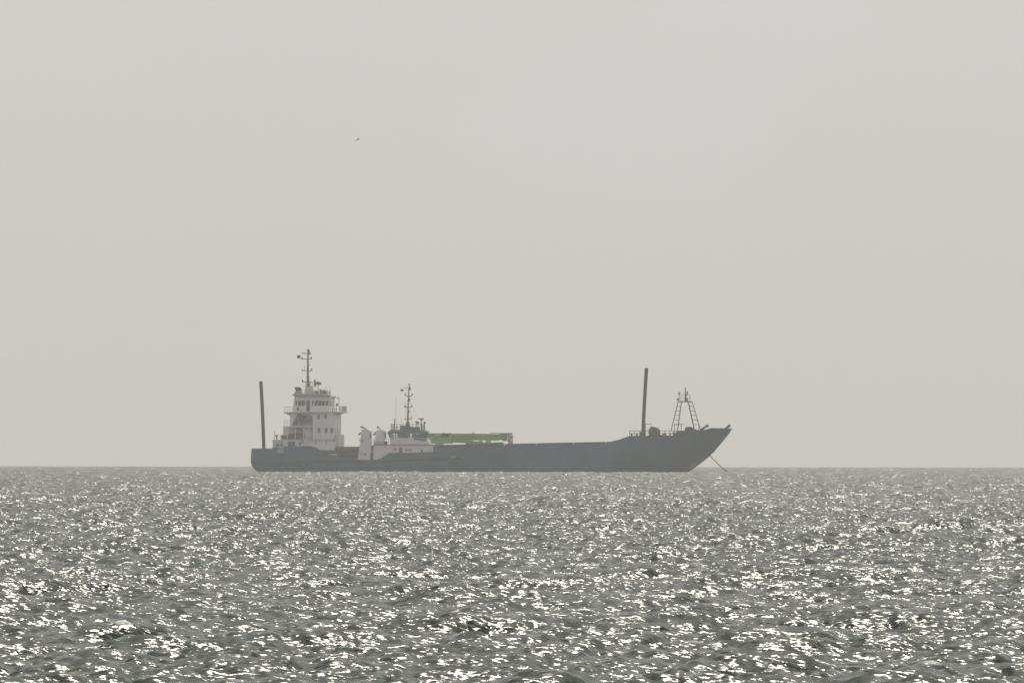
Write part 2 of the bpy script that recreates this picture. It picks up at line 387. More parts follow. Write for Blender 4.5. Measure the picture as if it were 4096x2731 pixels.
# ================================================================== SHIP
S = Frame(0.0, DIST)
ship = thing('cargo_ship', 'long dark blue-grey cargo ship with white stern superstructure and two tall leaning posts', 'ship', S.loc, -TH)
HB = 9.0
top_pts = [(1000, 1793), (1062, 1793), (1085, 1793), (1100, 1787), (1130, 1784), (1240, 1783), (1262, 1789), (1290, 1805), (1310, 1815), (1360, 1825),
           (1420, 1836), (1530, 1838), (1570, 1800), (1600, 1780), (1750, 1779), (1880, 1776.5), (2050, 1774.5), (2200, 1771), (2440, 1766.5),
           (2475, 1758), (2520, 1743), (2600, 1742), (2700, 1741), (2712, 1722), (2760, 1721), (2812, 1718), (2823, 1717), (2838, 1711), (2926, 1712.5)]
deck_pts = [(1000, 1800), (1240, 1800), (1420, 1842), (1540, 1843), (1600, 1795), (2440, 1786), (2520, 1750), (2700, 1749), (2926, 1745)]
stem = [(1884, 2757), (1863, 2789), (1839, 2819), (1815, 2847), (1773, 2881), (1732, 2914), (1711, 2926)]      # y -> px
stern = [(1793, 1007), (1825, 1004), (1852, 1004), (1866, 1009), (1878, 1020), (1886, 1034)]
stem_z = sorted([(S.Z(y, x, 0), S.U(x, 0)) for y, x in stem]); stem_z = [(-2.0, stem_z[0][1] - 3.0)] + stem_z
ster_z = sorted([(S.Z(y, x, -HB * .8), S.U(x, -HB * .8)) for y, x in stern]); ster_z = [(-2.0, ster_z[0][1] + 2.5)] + ster_z
uA = ster_z[-1][1]; uB = stem_z[-1][1]; u0 = uB - 22.0; u1 = uA + 4.0
LB = 24.0
cols = []
pxs = sorted(set([p[0] for p in top_pts] + [p[0] for p in deck_pts] + list(np.linspace(2480, 2926, 30)) + list(np.linspace(1004, 1060, 8)) + list(range(1060, 2480, 40))))
for px in pxs:
    uj = S.U(px, -HB); uj = min(max(uj, uA), uB)
    if px <= 1004: uj = uA
    if px >= 2925: uj = uB
    zt = S.Z(interp(px, top_pts), px, -HB); zd = min(S.Z(interp(px, deck_pts), px, -HB), zt - 0.05)
    def uf(z, uj=uj):
        if uj > u0: return u0 + (uj - u0) * (interp(z, stem_z) - u0) / (uB - u0)
        if uj < u1: return u1 + (uj - u1) * (u1 - interp(z, ster_z)) / (u1 - uA)
        return uj
    def bf(z, uj=uj, uf=uf):
        e = interp(z, stem_z) - uf(z); t = min(1, max(0, e / LB))
        w0 = 0.12 + 0.26 * min(1, max(0, z / 8.0))
        b = HB * (w0 + (1 - w0) * (1 - (1 - t) ** 2.3))
        es = uf(z) - interp(z, ster_z); ts = min(1, max(0, es / 3.0))
        b *= 0.80 + 0.20 * math.sqrt(1 - (1 - ts) ** 2)
        if z < 0.6: b *= 1 - 0.03 * (0.6 - z)
        return max(b, 0.3)
    cols.append((uf, bf, -2.0, zt, zd))
hullm = loft_hull(cols, [0, .12, .24, .34, .45, .56, .67, .78, .9, 1.0])
hull = hullm.build('hull', 'hull', ship)
def side_v(u, z):            # near side of the hull at u, z
    t = min(1, max(0, (interp(z, stem_z) - u) / LB)); w0 = 0.12 + 0.26 * min(1, max(0, z / 8.0))
    return -HB * (w0 + (1 - w0) * (1 - (1 - t) ** 2.3))
# rubbing strakes, plating seams and rusty gunwale along the near and far side
def strip(name, mat, pts, h, t, lab=None, both=True):
    for sgn in ((-1, 1) if both else (-1,)):
        m = MB()
        for (xa, ya), (xb, yb) in zip(pts[:-1], pts[1:]):
            a = S.P(xa, ya, -HB); b = S.P(xb, yb, -HB)
            va = side_v(a.x, a.z); vb = side_v(b.x, b.z)
            p = []
            for dz in (-h / 2, h / 2):
                for q, vq, s_ in ((a, va, 0), (b, vb, 0), (b, vb, 1), (a, va, 1)):
                    yy = vq - t if s_ == 0 else vq + 0.05
                    p.append((q.x, yy * (1 if sgn < 0 else -1), q.z + dz))
            m.hexa(p)
        m.build(name, mat, ship, label=lab)
strip('rubbing_strake', 'dark', [(1010, 1852), (1300, 1853), (1600, 1853)], 0.16, 0.16)
strip('gunwale', 'rustband', [(1600, 1782.5), (1750, 1781.5), (1880, 1779), (2050, 1777), (2200, 1773.5), (2436, 1769)], 0.28, 0.06, 'rust brown edge along the top of the hull')
strip('plate_seam', 'hull', [(2380, 1822), (2480, 1816), (2560, 1813), (2620, 1813)], 0.06, 0.05)
strip('plate_seam', 'hull', [(1950, 1820), (2060, 1817)], 0.06, 0.05)
# sunlight bounced off the water, painted as a pale patch on the bow flare
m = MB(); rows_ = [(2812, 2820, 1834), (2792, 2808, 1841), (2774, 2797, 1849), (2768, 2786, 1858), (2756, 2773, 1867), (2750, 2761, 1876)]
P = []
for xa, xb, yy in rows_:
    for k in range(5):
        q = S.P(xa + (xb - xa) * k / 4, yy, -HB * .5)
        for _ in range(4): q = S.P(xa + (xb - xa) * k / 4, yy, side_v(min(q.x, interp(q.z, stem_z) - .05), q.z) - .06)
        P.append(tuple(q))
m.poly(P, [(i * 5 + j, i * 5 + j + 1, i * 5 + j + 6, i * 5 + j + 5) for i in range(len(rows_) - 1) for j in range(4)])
m.build('bounce_light_patch', 'bounce', ship); pass
# small pale fairlead lamps along the gunwale
for px, py in ((2020, 1779), (2146, 1776.5), (2295, 1772.5), (2425, 1769)):
    p = S.P(px, py, -HB); m = MB(); m.lathe((p.x, p.y - 0.1, p.z), [(0.06, -0.14), (0.15, -0.12), (0.17, 0.0), (0.15, 0.12)], 12, 'y'); m.build('deck_light', 'pale', ship, True)
# mooring recess at the stern
m = MB(); S.box(m, 1110, 1135, 1787, 1812, -HB - 0.03, -HB + 0.05); m.build('mooring_recess', 'roof', ship, label='pale mooring recess in the stern bulwark')
m = MB(); S.box(m, 1116, 1134, 1785.5, 1788.5, -HB - 0.08, -HB + 0.0); m.build('recess_lip', 'pale', ship)

# hold coaming between poop and cargo deck
m = MB(); S.prism(m, [(1262, 1843), (1262, 1789), (1330, 1786), (1440, 1785), (1640, 1784), (1640, 1843)], -6.5, 6.5); m.build('hold_coaming', 'rustband', ship, label='rust brown coaming forward of the superstructure')
m = MB()
for y0 in (1806, 1815.5):
    a = S.P(1300, y0, -6.8); b = S.P(1470, y0 - 1, -6.8); m.tube(a, b, 0.07, 6)
m.build_each('deck_pipe', 'roof', ship)
m = MB(); a = S.P(1347, 1796, -7.3); b = S.P(1450, 1796, -7.3)
m.lathe((0, a.y, a.z), [(0.15, a.x - .3), (0.36, a.x), (0.42, a.x + .4)] + [(0.42 - 0.05 * (k % 2), a.x + .4 + (b.x - a.x - .4) * k / 12) for k in range(1, 13)] + [(0.15, b.x + .2)], 16, 'x')
for px in (1360, 1395, 1435):
    q = S.P(px, 1796, -7.3); m.box(q.x - .1, q.x + .1, -7.5, -6.45, q.z - 2.6, q.z - 0.3)
m.build('hose_reel', 'darkgear', ship, True)
for px0, px1, mt in ((1316, 1346, 'pale'), (1298, 1314, 'rustband')):
    m = MB(); S.box(m, px0, px1, 1815, 1845, -7.8, -6.6)
    m.build('deck_locker', mt, ship, bevel=0.04)
m = MB()
for k in range(7):
    px = 1352 + k * 13; h = random.uniform(6, 16); S.box(m, px, px + random.uniform(6, 11), 1834 - h, 1844, -8.2, -7.0)
m.build_each('deck_gear', 'darkgear', ship)

# ------------------------------------------------ superstructure
HV = 7.0
m = MB()
S.box(m, 1251, 1337, 1652, 1757, -HV, HV)                     # forward tower
S.box(m, 1161, 1251, 1652, 1757, -4.2, HV)                    # recessed aft part
S.prism(m, [(1160, 1652), (1161, 1700), (1168, 1700), (1192, 1652)], -HV, -4.2)
S.prism(m, [(1192, 1652), (1251, 1652), (1251, 1672), (1247, 1662), (1238, 1657), (1215, 1655)], -HV, -4.2)
m.build('tower', 'white', ship)
m = MB(); S.box(m, 1091, 1342, 1757.5, 1800, -HV + .3, HV - .3); m.build('lower_house', 'white', ship)
m = MB(); S.box(m, 1133, 1251, 1704, 1708, -HV, HV); m.build('boat_deck', 'white', ship)
m = MB(); S.box(m, 1133, 1160.5, 1708.2, 1757, 0.5, HV - .2); m.build('engine_casing', 'cream', ship)
m = MB(); S.box(m, 1092, 1128, 1758.5, 1790, -HV - .35, -HV + .25); m.build('lit_aft_block', 'cream', ship, label='aft end of the superstructure, coloured cream for the different light on it')  # yellowish light on the aft structure, put into the cream colour of this box
m = MB()
S.box(m, 1342.2, 1354, 1738, 1800, -5.8, 5.8); S.prism(m, [(1337.2, 1715), (1343, 1715), (1343, 1737.5), (1337.2, 1737.5)], -5, 5)
m.build('front_house', 'cream', ship)
m = MB()
for py in (1757,): S.box(m, 1142, 1251, 1755.6, 1757.4, -HV - .15, -HV + .1)
S.box(m, 1336, 1342, 1756, 1757.5, -HV - .1, HV)
m.build_each('deck_edge', 'roof', ship)
m = MB(); S.box(m, 1339, 1348, 1706, 1715, -1, 3.5); m.build('vent_box', 'black', ship, bevel=.05)
for px in (1150, 1182, 1214):
    m = MB(); a = S.P(px, 1757, -HV + .3); b = S.P(px, 1708, -HV + .3); m.tube(a, b, .09, 8); m.build('deck_pillar', 'white', ship)
# dark gear in the open deck under the boat
m = MB()
for k in range(16):
    px = 1144 + k * 4.6; h = random.uniform(12, 30) if k > 4 else random.uniform(6, 20)
    v = random.uniform(-6.3, -4.9)
    S.box(m, px, px + random.uniform(4, 8), 1756 - h, 1757, v, v + random.uniform(.5, .65))
for k in range(5):
    q = S.P(1150 + 14 * k, 1748 - random.uniform(0, 14), -5.8); m.lathe((q.x, q.y, q.z), [(.1, -.5), (.45, -.4), (.5, 0), (.45, .4), (.1, .5)], 12, 'y')
m.build_each('deck_machine', 'darkgear', ship)
m = MB()
S.box(m, 1205, 1251, 1709, 1717, -5.6, -4.25); S.box(m, 1218, 1225, 1717, 1735, -5.0, -4.3)
m.build('overhead_beam', 'darkgear', ship)
m = MB(); q = S.P(1233, 1737, -5.2); m.lathe((q.x, q.y, q.z), [(.3, -1.1), (.95, -.9), (1.0, 0), (1.0, 1.1), (.8, 1.7), (.3, 1.95)], 18, 'z'); m.build('life_raft_canister', 'white', ship, True)
# davit arm
m = MB(); A = [S.P(px, py, -6.1) for px, py in ((1196, 1704), (1194, 1680), (1193, 1658), (1212, 1654), (1232, 1660), (1236, 1672), (1230, 1680))]
m.path(A, .2, 8); S.box(m, 1225, 1238, 1659, 1676, -5.4, -4.6); S.box(m, 1190, 1226, 1652.2, 1655, -6.3, -4.3)
m.build('boat_davit', 'roof', ship)
# doors and windows
def window(F_, par, px0, px1, py0, py1, v, name='window', mat='pane', frame='roof', t=0.06):
    a = F_.P(px0, py1, v); b = F_.P(px1, py0, v); m = MB(); m.box(a.x, b.x, v - t, v + .02, a.z, b.z)
    o = m.build(name, mat, par); f = MB(); e = .09
    f.box(a.x - e, b.x + e, v - t - .05, v + .01, b.z, b.z + e); f.box(a.x - e, b.x + e, v - t - .05, v + .01, a.z - e, a.z)
    f.box(a.x - e, a.x, v - t - .05, v + .01, a.z, b.z); f.box(b.x, b.x + e, v - t - .05, v + .01, a.z, b.z)
    f.build('frame', frame, o); return o
for x0, x1, y0, y1 in ((1272, 1279, 1658, 1674), (1299.5, 1306.5, 1657, 1673), (1273, 1280.5, 1712.5, 1729), (1301, 1309, 1712.5, 1729), (1324, 1331, 1712.5, 1729)):
    window(S, ship, x0, x1, y0, y1, -HV)
def fwindow(F_, par, upx, vref, v0, v1, py0, py1, mat='pane'):   # on a face that looks forward
    u = F_.U(upx, vref); z0 = F_.Z(py1, upx, vref); z1 = F_.Z(py0, upx, vref)
    m = MB(); m.box(u - .02, u + .05, v0, v1, z0, z1); return m.build('window', mat, par)
for v in (-5.2, -2.6, 0, 2.6, 5.2):
    for y0, y1 in ((1658, 1674), (1712, 1728)): fwindow(S, ship, 1337, -HV, v - .45, v + .45, y0, y1)
m = MB(); S.box(m, 1153, 1181, 1766, 1786, -HV + .22, -HV + .36); m.build('door', 'darkgear', ship)
for px, py in ((1110, 1779), (1126, 1778), (1201, 1774)):
    q = S.P(px, py, -HV + .3 if px > 1130 else -HV - .35); m = MB(); m.lathe((q.x, q.y - .05, q.z), [(.25, -.03), (.28, .0), (.25, .08)], 14, 'y'); m.build('porthole', 'pane', ship)
for px, py in ((1264, 1768), (1306, 1768), (1357 - 24, 1760), (1211, 1767)):
    q = S.P(px, py, -HV + .3); m = MB(); m.box(q.x - .13, q.x + .13, q.y - .12, q.y, q.z - .3, q.z + .3); m.build('wall_fitting', 'roof', ship)

# bridge deck and wings
m = MB()
S.prism(m, [(1134, 1651.5), (1134, 1647.2), (1362, 1646.2), (1362, 1650)], -HV - .5, HV + .5)
S.prism(m, [(1385 - 24, 1650.1), (1385, 1650.1), (1362, 1657), (1345, 1667), (1337.2, 1672), (1337.2, 1650.1)], HV - 5, HV - 4.6)
S.prism(m, [(1337.2, 1650.3), (1370, 1650.3), (1352, 1658), (1337.2, 1668)], -2.4, 2.4)
S.prism(m, [(1136, 1651.6), (1160, 1651.6), (1160, 1661)], -1, -.8)
m.build('bridge_deck', 'cream', ship)
# wheelhouse: real openings, glass and a dark interior
WV = 5.2
def wheelhouse(F_, par, xl, xr, lean_l, lean_r, y_top, y_w0, y_w1, y_bot, vn, vf, mull, mat, front_n=5, doors=(), flare=0.0, gm='glass', thick=.12):
    """walls with a band of openings. xl/xr: px at the bottom, lean: px shift at the top"""
    def X(y, l): return (xl + lean_l * (y_bot - y) / (y_bot - y_top)) if l else (xr + lean_r * (y_bot - y) / (y_bot - y_top))
    m = MB()
    z = {k: F_.Z(k, xl, vn) for k in (y_top, y_w0, y_w1, y_bot)}
    def uu(px): return F_.U(px, vn)
    def ring(ya, yb):      # four walls between two rows
        za, zb = z[ya], z[yb]
        la, lb, ra, rb = uu(X(ya, 1)), uu(X(yb, 1)), uu(X(ya, 0)), uu(X(yb, 0))
        m.hexa([(lb, vn, zb), (rb, vn, zb), (rb, vn + thick, zb), (lb, vn + thick, zb), (la, vn, za), (ra, vn, za), (ra, vn + thick, za), (la, vn + thick, za)])
        m.hexa([(lb, vf - thick, zb), (rb, vf - thick, zb), (rb, vf, zb), (lb, vf, zb), (la, vf - thick, za), (ra, vf - thick, za), (ra, vf, za), (la, vf, za)])
        m.hexa([(rb - thick, vn + thick, zb), (rb, vn + thick, zb), (rb, vf - thick, zb), (rb - thick, vf - thick, zb), (ra - thick, vn + thick, za), (ra, vn + thick, za), (ra, vf - thick, za), (ra - thick, vf - thick, za)])
        m.hexa([(lb, vn + thick, zb), (lb + thick, vn + thick, zb), (lb + thick, vf - thick, zb), (lb, vf - thick, zb), (la, vn + thick, za), (la + thick, vn + thick, za), (la + thick, vf - thick, za), (la, vf - thick, za)])
    ring(y_top, y_w0); ring(y_w1, y_bot)
    wins = []
    for v0, v1, s_ in ((vn, vn + thick, 0), (vf - thick, vf, 1)):
        mull_ = mull[3::4] if (s_ and thick < .11) else mull
        edges = [(X((y_w0 + y_w1) / 2, 1), X((y_w0 + y_w1) / 2, 1) + 3)] + mull_ + [(X((y_w0 + y_w1) / 2, 0) - 3, X((y_w0 + y_w1) / 2, 0))]
        for i, (a, b) in enumerate(edges):
            f = (i / (len(edges) - 1)); sh = (lean_l * (1 - f) + lean_r * f) * (y_w1 - y_w0) / (y_bot - y_top) / 2
            m.hexa([(uu(a - sh), v0, z[y_w1]), (uu(b - sh), v0, z[y_w1]), (uu(b - sh), v1, z[y_w1]), (uu(a - sh), v1, z[y_w1]),
                    (uu(a + sh), v0, z[y_w0]), (uu(b + sh), v0, z[y_w0]), (uu(b + sh), v1, z[y_w0]), (uu(a + sh), v1, z[y_w0])])
        for (a, b), (c, d) in zip(edges[:-1], edges[1:]): wins.append((b, c, v0 + thick * .5))
    # fore and aft mullions
    for side_ in (0, 1):
        for k in range(front_n + 1):
            v = vn + thick + (vf - vn - 2 * thick) * k / front_n; v = min(max(v, vn + thick + .1), vf - thick - .1)
            ua0, ua1 = uu(X(y_w1, side_)), uu(X(y_w0, side_)); o = -thick if not side_ else 0
            m.hexa([(ua0 + o, v - .1, z[y_w1]), (ua0 + o + thick, v - .1, z[y_w1]), (ua0 + o + thick, v + .1, z[y_w1]), (ua0 + o, v + .1, z[y_w1]),
                    (ua1 + o, v - .1, z[y_w0]), (ua1 + o + thick, v - .1, z[y_w0]), (ua1 + o + thick, v + .1, z[y_w0]), (ua1 + o, v + .1, z[y_w0])])
    m.build('wheelhouse', mat, par)
    for a, b, v in wins:
        g = MB(); g.box(uu(a) + .0, uu(b), v - .015, v + .015, z[y_w1], z[y_w0]); g.build('window', gm, par)
    return z
wz = wheelhouse(S, ship, 1170, 1312, 8, 9, 1583, 1601.5, 1622, 1646, -WV, WV,
                [(1189, 1192), (1205, 1206.5), (1220, 1225), (1240, 1248), (1253, 1259), (1271, 1273), (1286, 1288), (1300, 1302)], 'white')
m = MB(); S.box(m, 1182, 1300, 1600, 1645.5, -WV + 1.0, WV - 1.0); m.build('bridge_interior', 'darkgear', ship)
m = MB(); S.box(m, 1225.5, 1239.5, 1602, 1644.5, -WV - .05, -WV + .06); m.build('door', 'darkgear', ship)
m = MB(); S.box(m, 1188, 1194, 1628, 1640, -WV - .35, -WV); m.build('wall_fitting', 'darkgear', ship)
m = MB()
S.prism(m, [(1173, 1583), (1174, 1578.5), (1316, 1578), (1330, 1584)], -WV - .6, WV + .6)
S.prism(m, [(1178, 1578.2), (1180, 1574), (1306, 1573), (1316, 1577.8)], -WV, WV)
m.build('wheelhouse_roof', 'roof', ship)
m = MB(); S.box(m, 1181, 1312, 1588.5, 1590.5, -WV - .12, -WV + .0); m.build('rain_gutter', 'pale', ship)
# wing railings
def U_rail(F_, par, pts, h, **k):
    m = MB(); railing(m, [F_.P(*p) for p in pts], h, **k); m.build('railing', k.get('mat', 'rail') if False else 'rail', par)
U_rail(S, ship, [(1170, 1647.2, -HV - .3), (1138, 1647.2, -HV - .3)], 1.0, gap=.55, r=.032)
U_rail(S, ship, [(1314, 1646.4, -HV - .3), (1361, 1646.2, -HV - .3), (1387, 1646.2, HV + .3)], 1.1, gap=1.3, r=.032)
U_rail(S, ship, [(1160, 1704, -HV + .2), (1137, 1704, -HV + .2)], 1.12, gap=.55, r=.03)
U_rail(S, ship, [(1135, 1758, -HV + .5), (1098, 1758, -HV + .5)], .95, gap=.6, r=.032)
U_rail(S, ship, [(1200, 1574, -WV + .1), (1186, 1574, -WV + .1), (1196, 1574, WV - .2), (1312, 1573.5, WV - .2)], .8, gap=1.3, r=.03)
m = MB(); S.box(m, 1368, 1385, 1627, 1646, HV - 1.2, HV - .1); m.build('wing_console', 'cream', ship, bevel=.06)
m = MB(); S.prism(m, [(1371, 1628), (1373, 1624.5), (1381, 1623), (1380, 1629)], HV - 1.0, HV - .3); m.build('console_hood', 'black', ship)
def searchlight(F_, par, px, py, v, r=.24, base=None, mat='black'):
    q = F_.P(px, py, v); m = MB(); m.lathe((q.x, q.y, q.z), [(r * .5, -r), (r * .9, -r * .6), (r, r * .6), (r * .9, r)], 14, 'y')
    if base: b = F_.P(base[0], base[1], v); m.tube(q, b, .06, 8)
    m.build('searchlight', mat, par)
searchlight(S, ship, 1348, 1617.5, -2.5, .26, (1346.5, 1646))
m = MB(); fa = [S.P(px, py, -5.0) for px, py in ((1326, 1590), (1360, 1590))]; m.path(fa, .06, 6)
m.path([S.P(1356, 1591, -5.0), S.P(1357, 1646, -5.0)], .06, 6); m.path([S.P(1346, 1590, -5), S.P(1356, 1597, -5)], .04, 6)
S.box(m, 1333, 1336.5, 1591, 1596, -5.2, -4.8); m.build('wing_frame', 'rail', ship)
# funnel with black cowls
m = MB(); S.prism(m, [(1172, 1583), (1177, 1574), (1184, 1561), (1203, 1562), (1207, 1570), (1212, 1578)], -4.4, -1.6); m.build('funnel', 'roof', ship, bevel=.06)
m = MB(); S.prism(m, [(1183, 1561), (1180, 1554), (1175, 1548.5), (1184, 1548), (1198, 1548), (1202, 1553), (1204, 1562)], -4.0, -2.0)
S.prism(m, [(1167, 1581), (1178, 1574), (1182, 1568), (1186, 1570), (1180, 1580)], -3.6, -2.6); m.build('exhaust_cowl', 'black', ship, bevel=.05)
# mast
def lamp(m, F_, px, py, v, h=.45, r=.14):
    q = F_.P(px, py, v); m.lathe((q.x, q.y, q.z), [(r * .8, 0), (r, h * .15), (r, h * .7), (r * .6, h)], 10, 'z')
m = MB(); S.prism(m, [(1219, 1578), (1222, 1546), (1245, 1546), (1249, 1560), (1254, 1578)], -1.4, 1.4); m.build('mast_house', 'cream', ship)
m = MB(); m.tube(S.P(1233, 1547, 0), S.P(1232, 1500, 0), .30, 10, .22); m.tube(S.P(1232, 1500, 0), S.P(1232, 1398, 0), .22, 10, .13)
m.tube(S.P(1232, 1398, 0), S.P(1232, 1395.5, 0), .25, 10)
for y, xa, xb in ((1435.5, 1206.5, 1246), (1482.5, 1208, 1248), (1526.8, 1209, 1247)):
    m.tube(S.P(xa, y, 0), S.P(xb, y, 0), .075, 6)
m.tube(S.P(1206, 1411.5, 0), S.P(1232, 1412.5, 0), .05, 6); m.tube(S.P(1206, 1411.5, 0), S.P(1232, 1419, 0), .05, 6)
m.tube(S.P(1232, 1419, 0), S.P(1244, 1413, 0), .08, 6); m.tube(S.P(1233, 1412.5, 0), S.P(1244, 1413, 0), .07, 6)
m.tube(S.P(1233, 1461, 0), S.P(1243, 1458.5, 0), .05, 6); m.tube(S.P(1219, 1482, 0), S.P(1218, 1463, 0), .04, 6)
m.tube(S.P(1227, 1544, 0), S.P(1228, 1462, 0), .025, 6)
for px in (1223, 1239, 1243): m.tube(S.P(px, 1546, -.6), S.P(px, 1530, -.6), .04, 6)
mast = m.build('mast', 'mast', ship)
for px, py, h in ((1208.5, 1435, .32), (1244.5, 1435, .36), (1210.5, 1482, .2), (1246.8, 1482, .36), (1210.5, 1526.5, .36), (1236.5, 1412, .55)):
    m = MB(); lamp(m, S, px, py, 0, h * 1.1, .14); m.build('mast_lamp', 'black', mast)
m = MB(); S.box(m, 1219, 1265, 1544.6, 1546.4, -1.3, 1.3); m.build('radar_platform', 'mast', ship)
m = MB(); railing(m, [S.P(1224, 1544.5, -1.2), S.P(1263, 1544.5, -1.2)], .75, gap=.7, r=.03); m.build('railing', 'rail', ship)
m = MB(); m.tube(S.P(1259, 1545, 0), S.P(1259, 1526, 0), .14, 8); S.box(m, 1255.5, 1262.5, 1520, 1526, -.3, .3); m.tube(S.P(1258, 1519, 0), S.P(1262, 1517.5, 0), .1, 6); m.build('radar_scanner', 'mast', ship)
m = MB(); q = S.P(1273, 1539, 0); m.lathe((q.x, 0, q.z), [(.45, 0), (.64, .06), (.66, .38), (.5, .6), (.25, .7), (.05, .74)], 18, 'z'); m.tube(S.P(1273, 1539, 0), S.P(1273, 1575, 0), .07, 8); m.build('satellite_dome', 'grey', ship, True)
m = MB()
for px, y0, y1, r_ in ((1303, 1544, 1572, .035), (1320, 1543, 1562, .035), (1320, 1560, 1579, .11)): m.tube(S.P(px, y1, -1), S.P(px, y0, -1), r_, 6)
m.build_each('whip_antenna', 'rail', ship)
m = MB()
for px0, px1, y0 in ((1258, 1266, 1562), (1268, 1272, 1566), (1279, 1285, 1556), (1287, 1291, 1563), (1291, 1297, 1559), (1298, 1307, 1563), (1308, 1313, 1568)):
    S.box(m, px0, px1, y0, 1574, random.uniform(-2, 0), random.uniform(.5, 2))
m.build_each('roof_locker', 'grey', ship, bevel=.08)
m = MB(); railing(m, [S.P(1256, 1574, -2.5), S.P(1312, 1574, -2.5)], .55, gap=.8, r=.03); m.build('railing', 'rail', ship)
def flag(F_, par, x0, x1, y0, y1, v):
    nx, nz = 10, 5; P = []; f = []
    for k in range(2):
        for i in range(nx + 1):
            for j in range(nz + 1):
                a = i / nx; b = j / nz; q = F_.P(x0 + (x1 - x0) * a - 2.0 * b, y0 + (y1 - y0) * b + (1 - a) * 1.2, v)
                P.append((q.x, q.y + .12 * math.sin(a * 7) * (1 - a * .5) + .02 * k, q.z + .05 * math.sin(a * 6)))
    n_ = (nx + 1) * (nz + 1)
    for k in range(2):
        for i in range(nx):
            for j in range(nz):
                b_ = k * n_ + i * (nz + 1) + j; f.append((b_, b_ + 1, b_ + nz + 2, b_ + nz + 1))
    m = MB(); m.poly(P, f); o = m.build('flag', 'flag', par); return o
fo_ = flag(S, ship, 1189, 1203, 1420, 1432, 0); m = MB(); m.path([S.P(1206, 1411.5, 0), S.P(1203, 1420, 0), S.P(1201, 1432, 0), S.P(1207, 1435, 0)], .015, 5); m.build('halyard', 'mast', ship)
# stern whip
m = MB(); m.tube(S.P(1098, 1758, -5.5), S.P(1098, 1722, -5.5), .05, 6); m.build('whip_antenna', 'mast', ship)
m = MB(); S.box(m, 1102, 1110, 1739, 1746, -6.2, -5.4); m.tube(S.P(1106, 1746, -5.8), S.P(1106, 1758, -5.8), .1, 6); m.build('winch_control', 'darkgear', ship)
m = MB(); S.box(m, 1125, 1141, 1740, 1757, -5.2, -3.0); m.build('storage_box', 'darkgear', ship, bevel=.08)
# lifebuoy on the wing rail
q = S.P(1335.7, 1640, -HV - .42); m = MB(); m.torus((q.x, q.y, q.z), .30, .07, 20, 8)
lb = m.build('lifebuoy', 'darkgear', None, True); lb.matrix_world = Matrix.Translation(S.loc) @ Matrix.Rotation(-TH, 4, 'Z')
lb['label'] = 'round lifebuoy hung on the bridge wing railing of the cargo ship'; lb['category'] = 'lifebuoy'
# rescue boat
q = S.P(1208, 1688, -5.9)
boat = thing('rescue_boat', 'small dark rescue boat hanging from the davit beside the white superstructure', 'boat',
             Matrix.Translation(S.loc) @ Matrix.Rotation(-TH, 4, 'Z') @ q, -TH)
Lb = 2.3; P = []; nn = 14
for i in range(nn + 1):
    t = i / nn; u = -Lb / 1 * .5 * 1.0 + Lb * t; w_ = .62 * (1 - max(0, (t - .55) / .45) ** 2.2) + .02; kz = .12 * t * t + .3 * max(0, t - .8)
    P += [(u, -w_, .62 + kz), (u, -w_ * .85, .25 + kz), (u, 0, kz), (u, w_ * .85, .25 + kz), (u, w_, .62 + kz)]
f = []
for i in range(nn):
    for j in range(4): f.append((i * 5 + j, i * 5 + j + 1, (i + 1) * 5 + j + 1, (i + 1) * 5 + j))
    f.append((i * 5 + 4, i * 5, (i + 1) * 5, (i + 1) * 5 + 4))
f += [(0, 1, 2, 3, 4), tuple(nn * 5 + k for k in (4, 3, 2, 1, 0))]
m = MB(); m.poly(P, f); m.build('boat_hull', 'grey', boat)
m = MB(); m.box(-.7, -.1, -.3, .3, .7, 1.15); m.build('console', 'darkgear', boat, bevel=.05)
m = MB(); m.path([(-1.0, 0, .7), (-.3, 0, 1.75), (.8, 0, .8)], .03, 6); m.build('sling', 'darkrail', boat)

# ------------------------------------------------ posts
def post(xt0, xt1, yt, xb0, xb1, yb, v, bow=1.0):
    w_ = ((xt1 - xt0) + (xb1 - xb0)) / 2 / 20 / 2
    t = S.P((xt0 + xt1) / 2, yt, v); b = S.P((xb0 + xb1) / 2, yb, v); m = MB(); P = []
    n = 12
    for i in range(n + 1):
        c = b.lerp(t, i / n)
        c = c + Vector((bow * .12 * math.sin(math.pi * i / n), 0, 0))
        for a, e in ((-1, -1), (1, -1), (1, 1), (-1, 1)): P.append((c.x + a * w_, c.y + e * w_, c.z))
    f = [(i * 4 + j, i * 4 + (j + 1) % 4, (i + 1) * 4 + (j + 1) % 4, (i + 1) * 4 + j) for i in range(n) for j in range(4)]
    f += [(3, 2, 1, 0), tuple(n * 4 + k for k in range(4))]
    m.poly(P, f); return m
post(1037, 1050, 1524, 1050, 1062.5, 1800, 2.0, .4).build('spud_post', 'post', ship, bevel=.05, label='tall square post on the stern, leaning aft')
post(2579.5, 2593, 1471.5, 2565.5, 2578.5, 1750, 2.0, -.5).build('spud_post', 'post', ship, bevel=.05, label='tall square post by the foredeck, leaning forward')

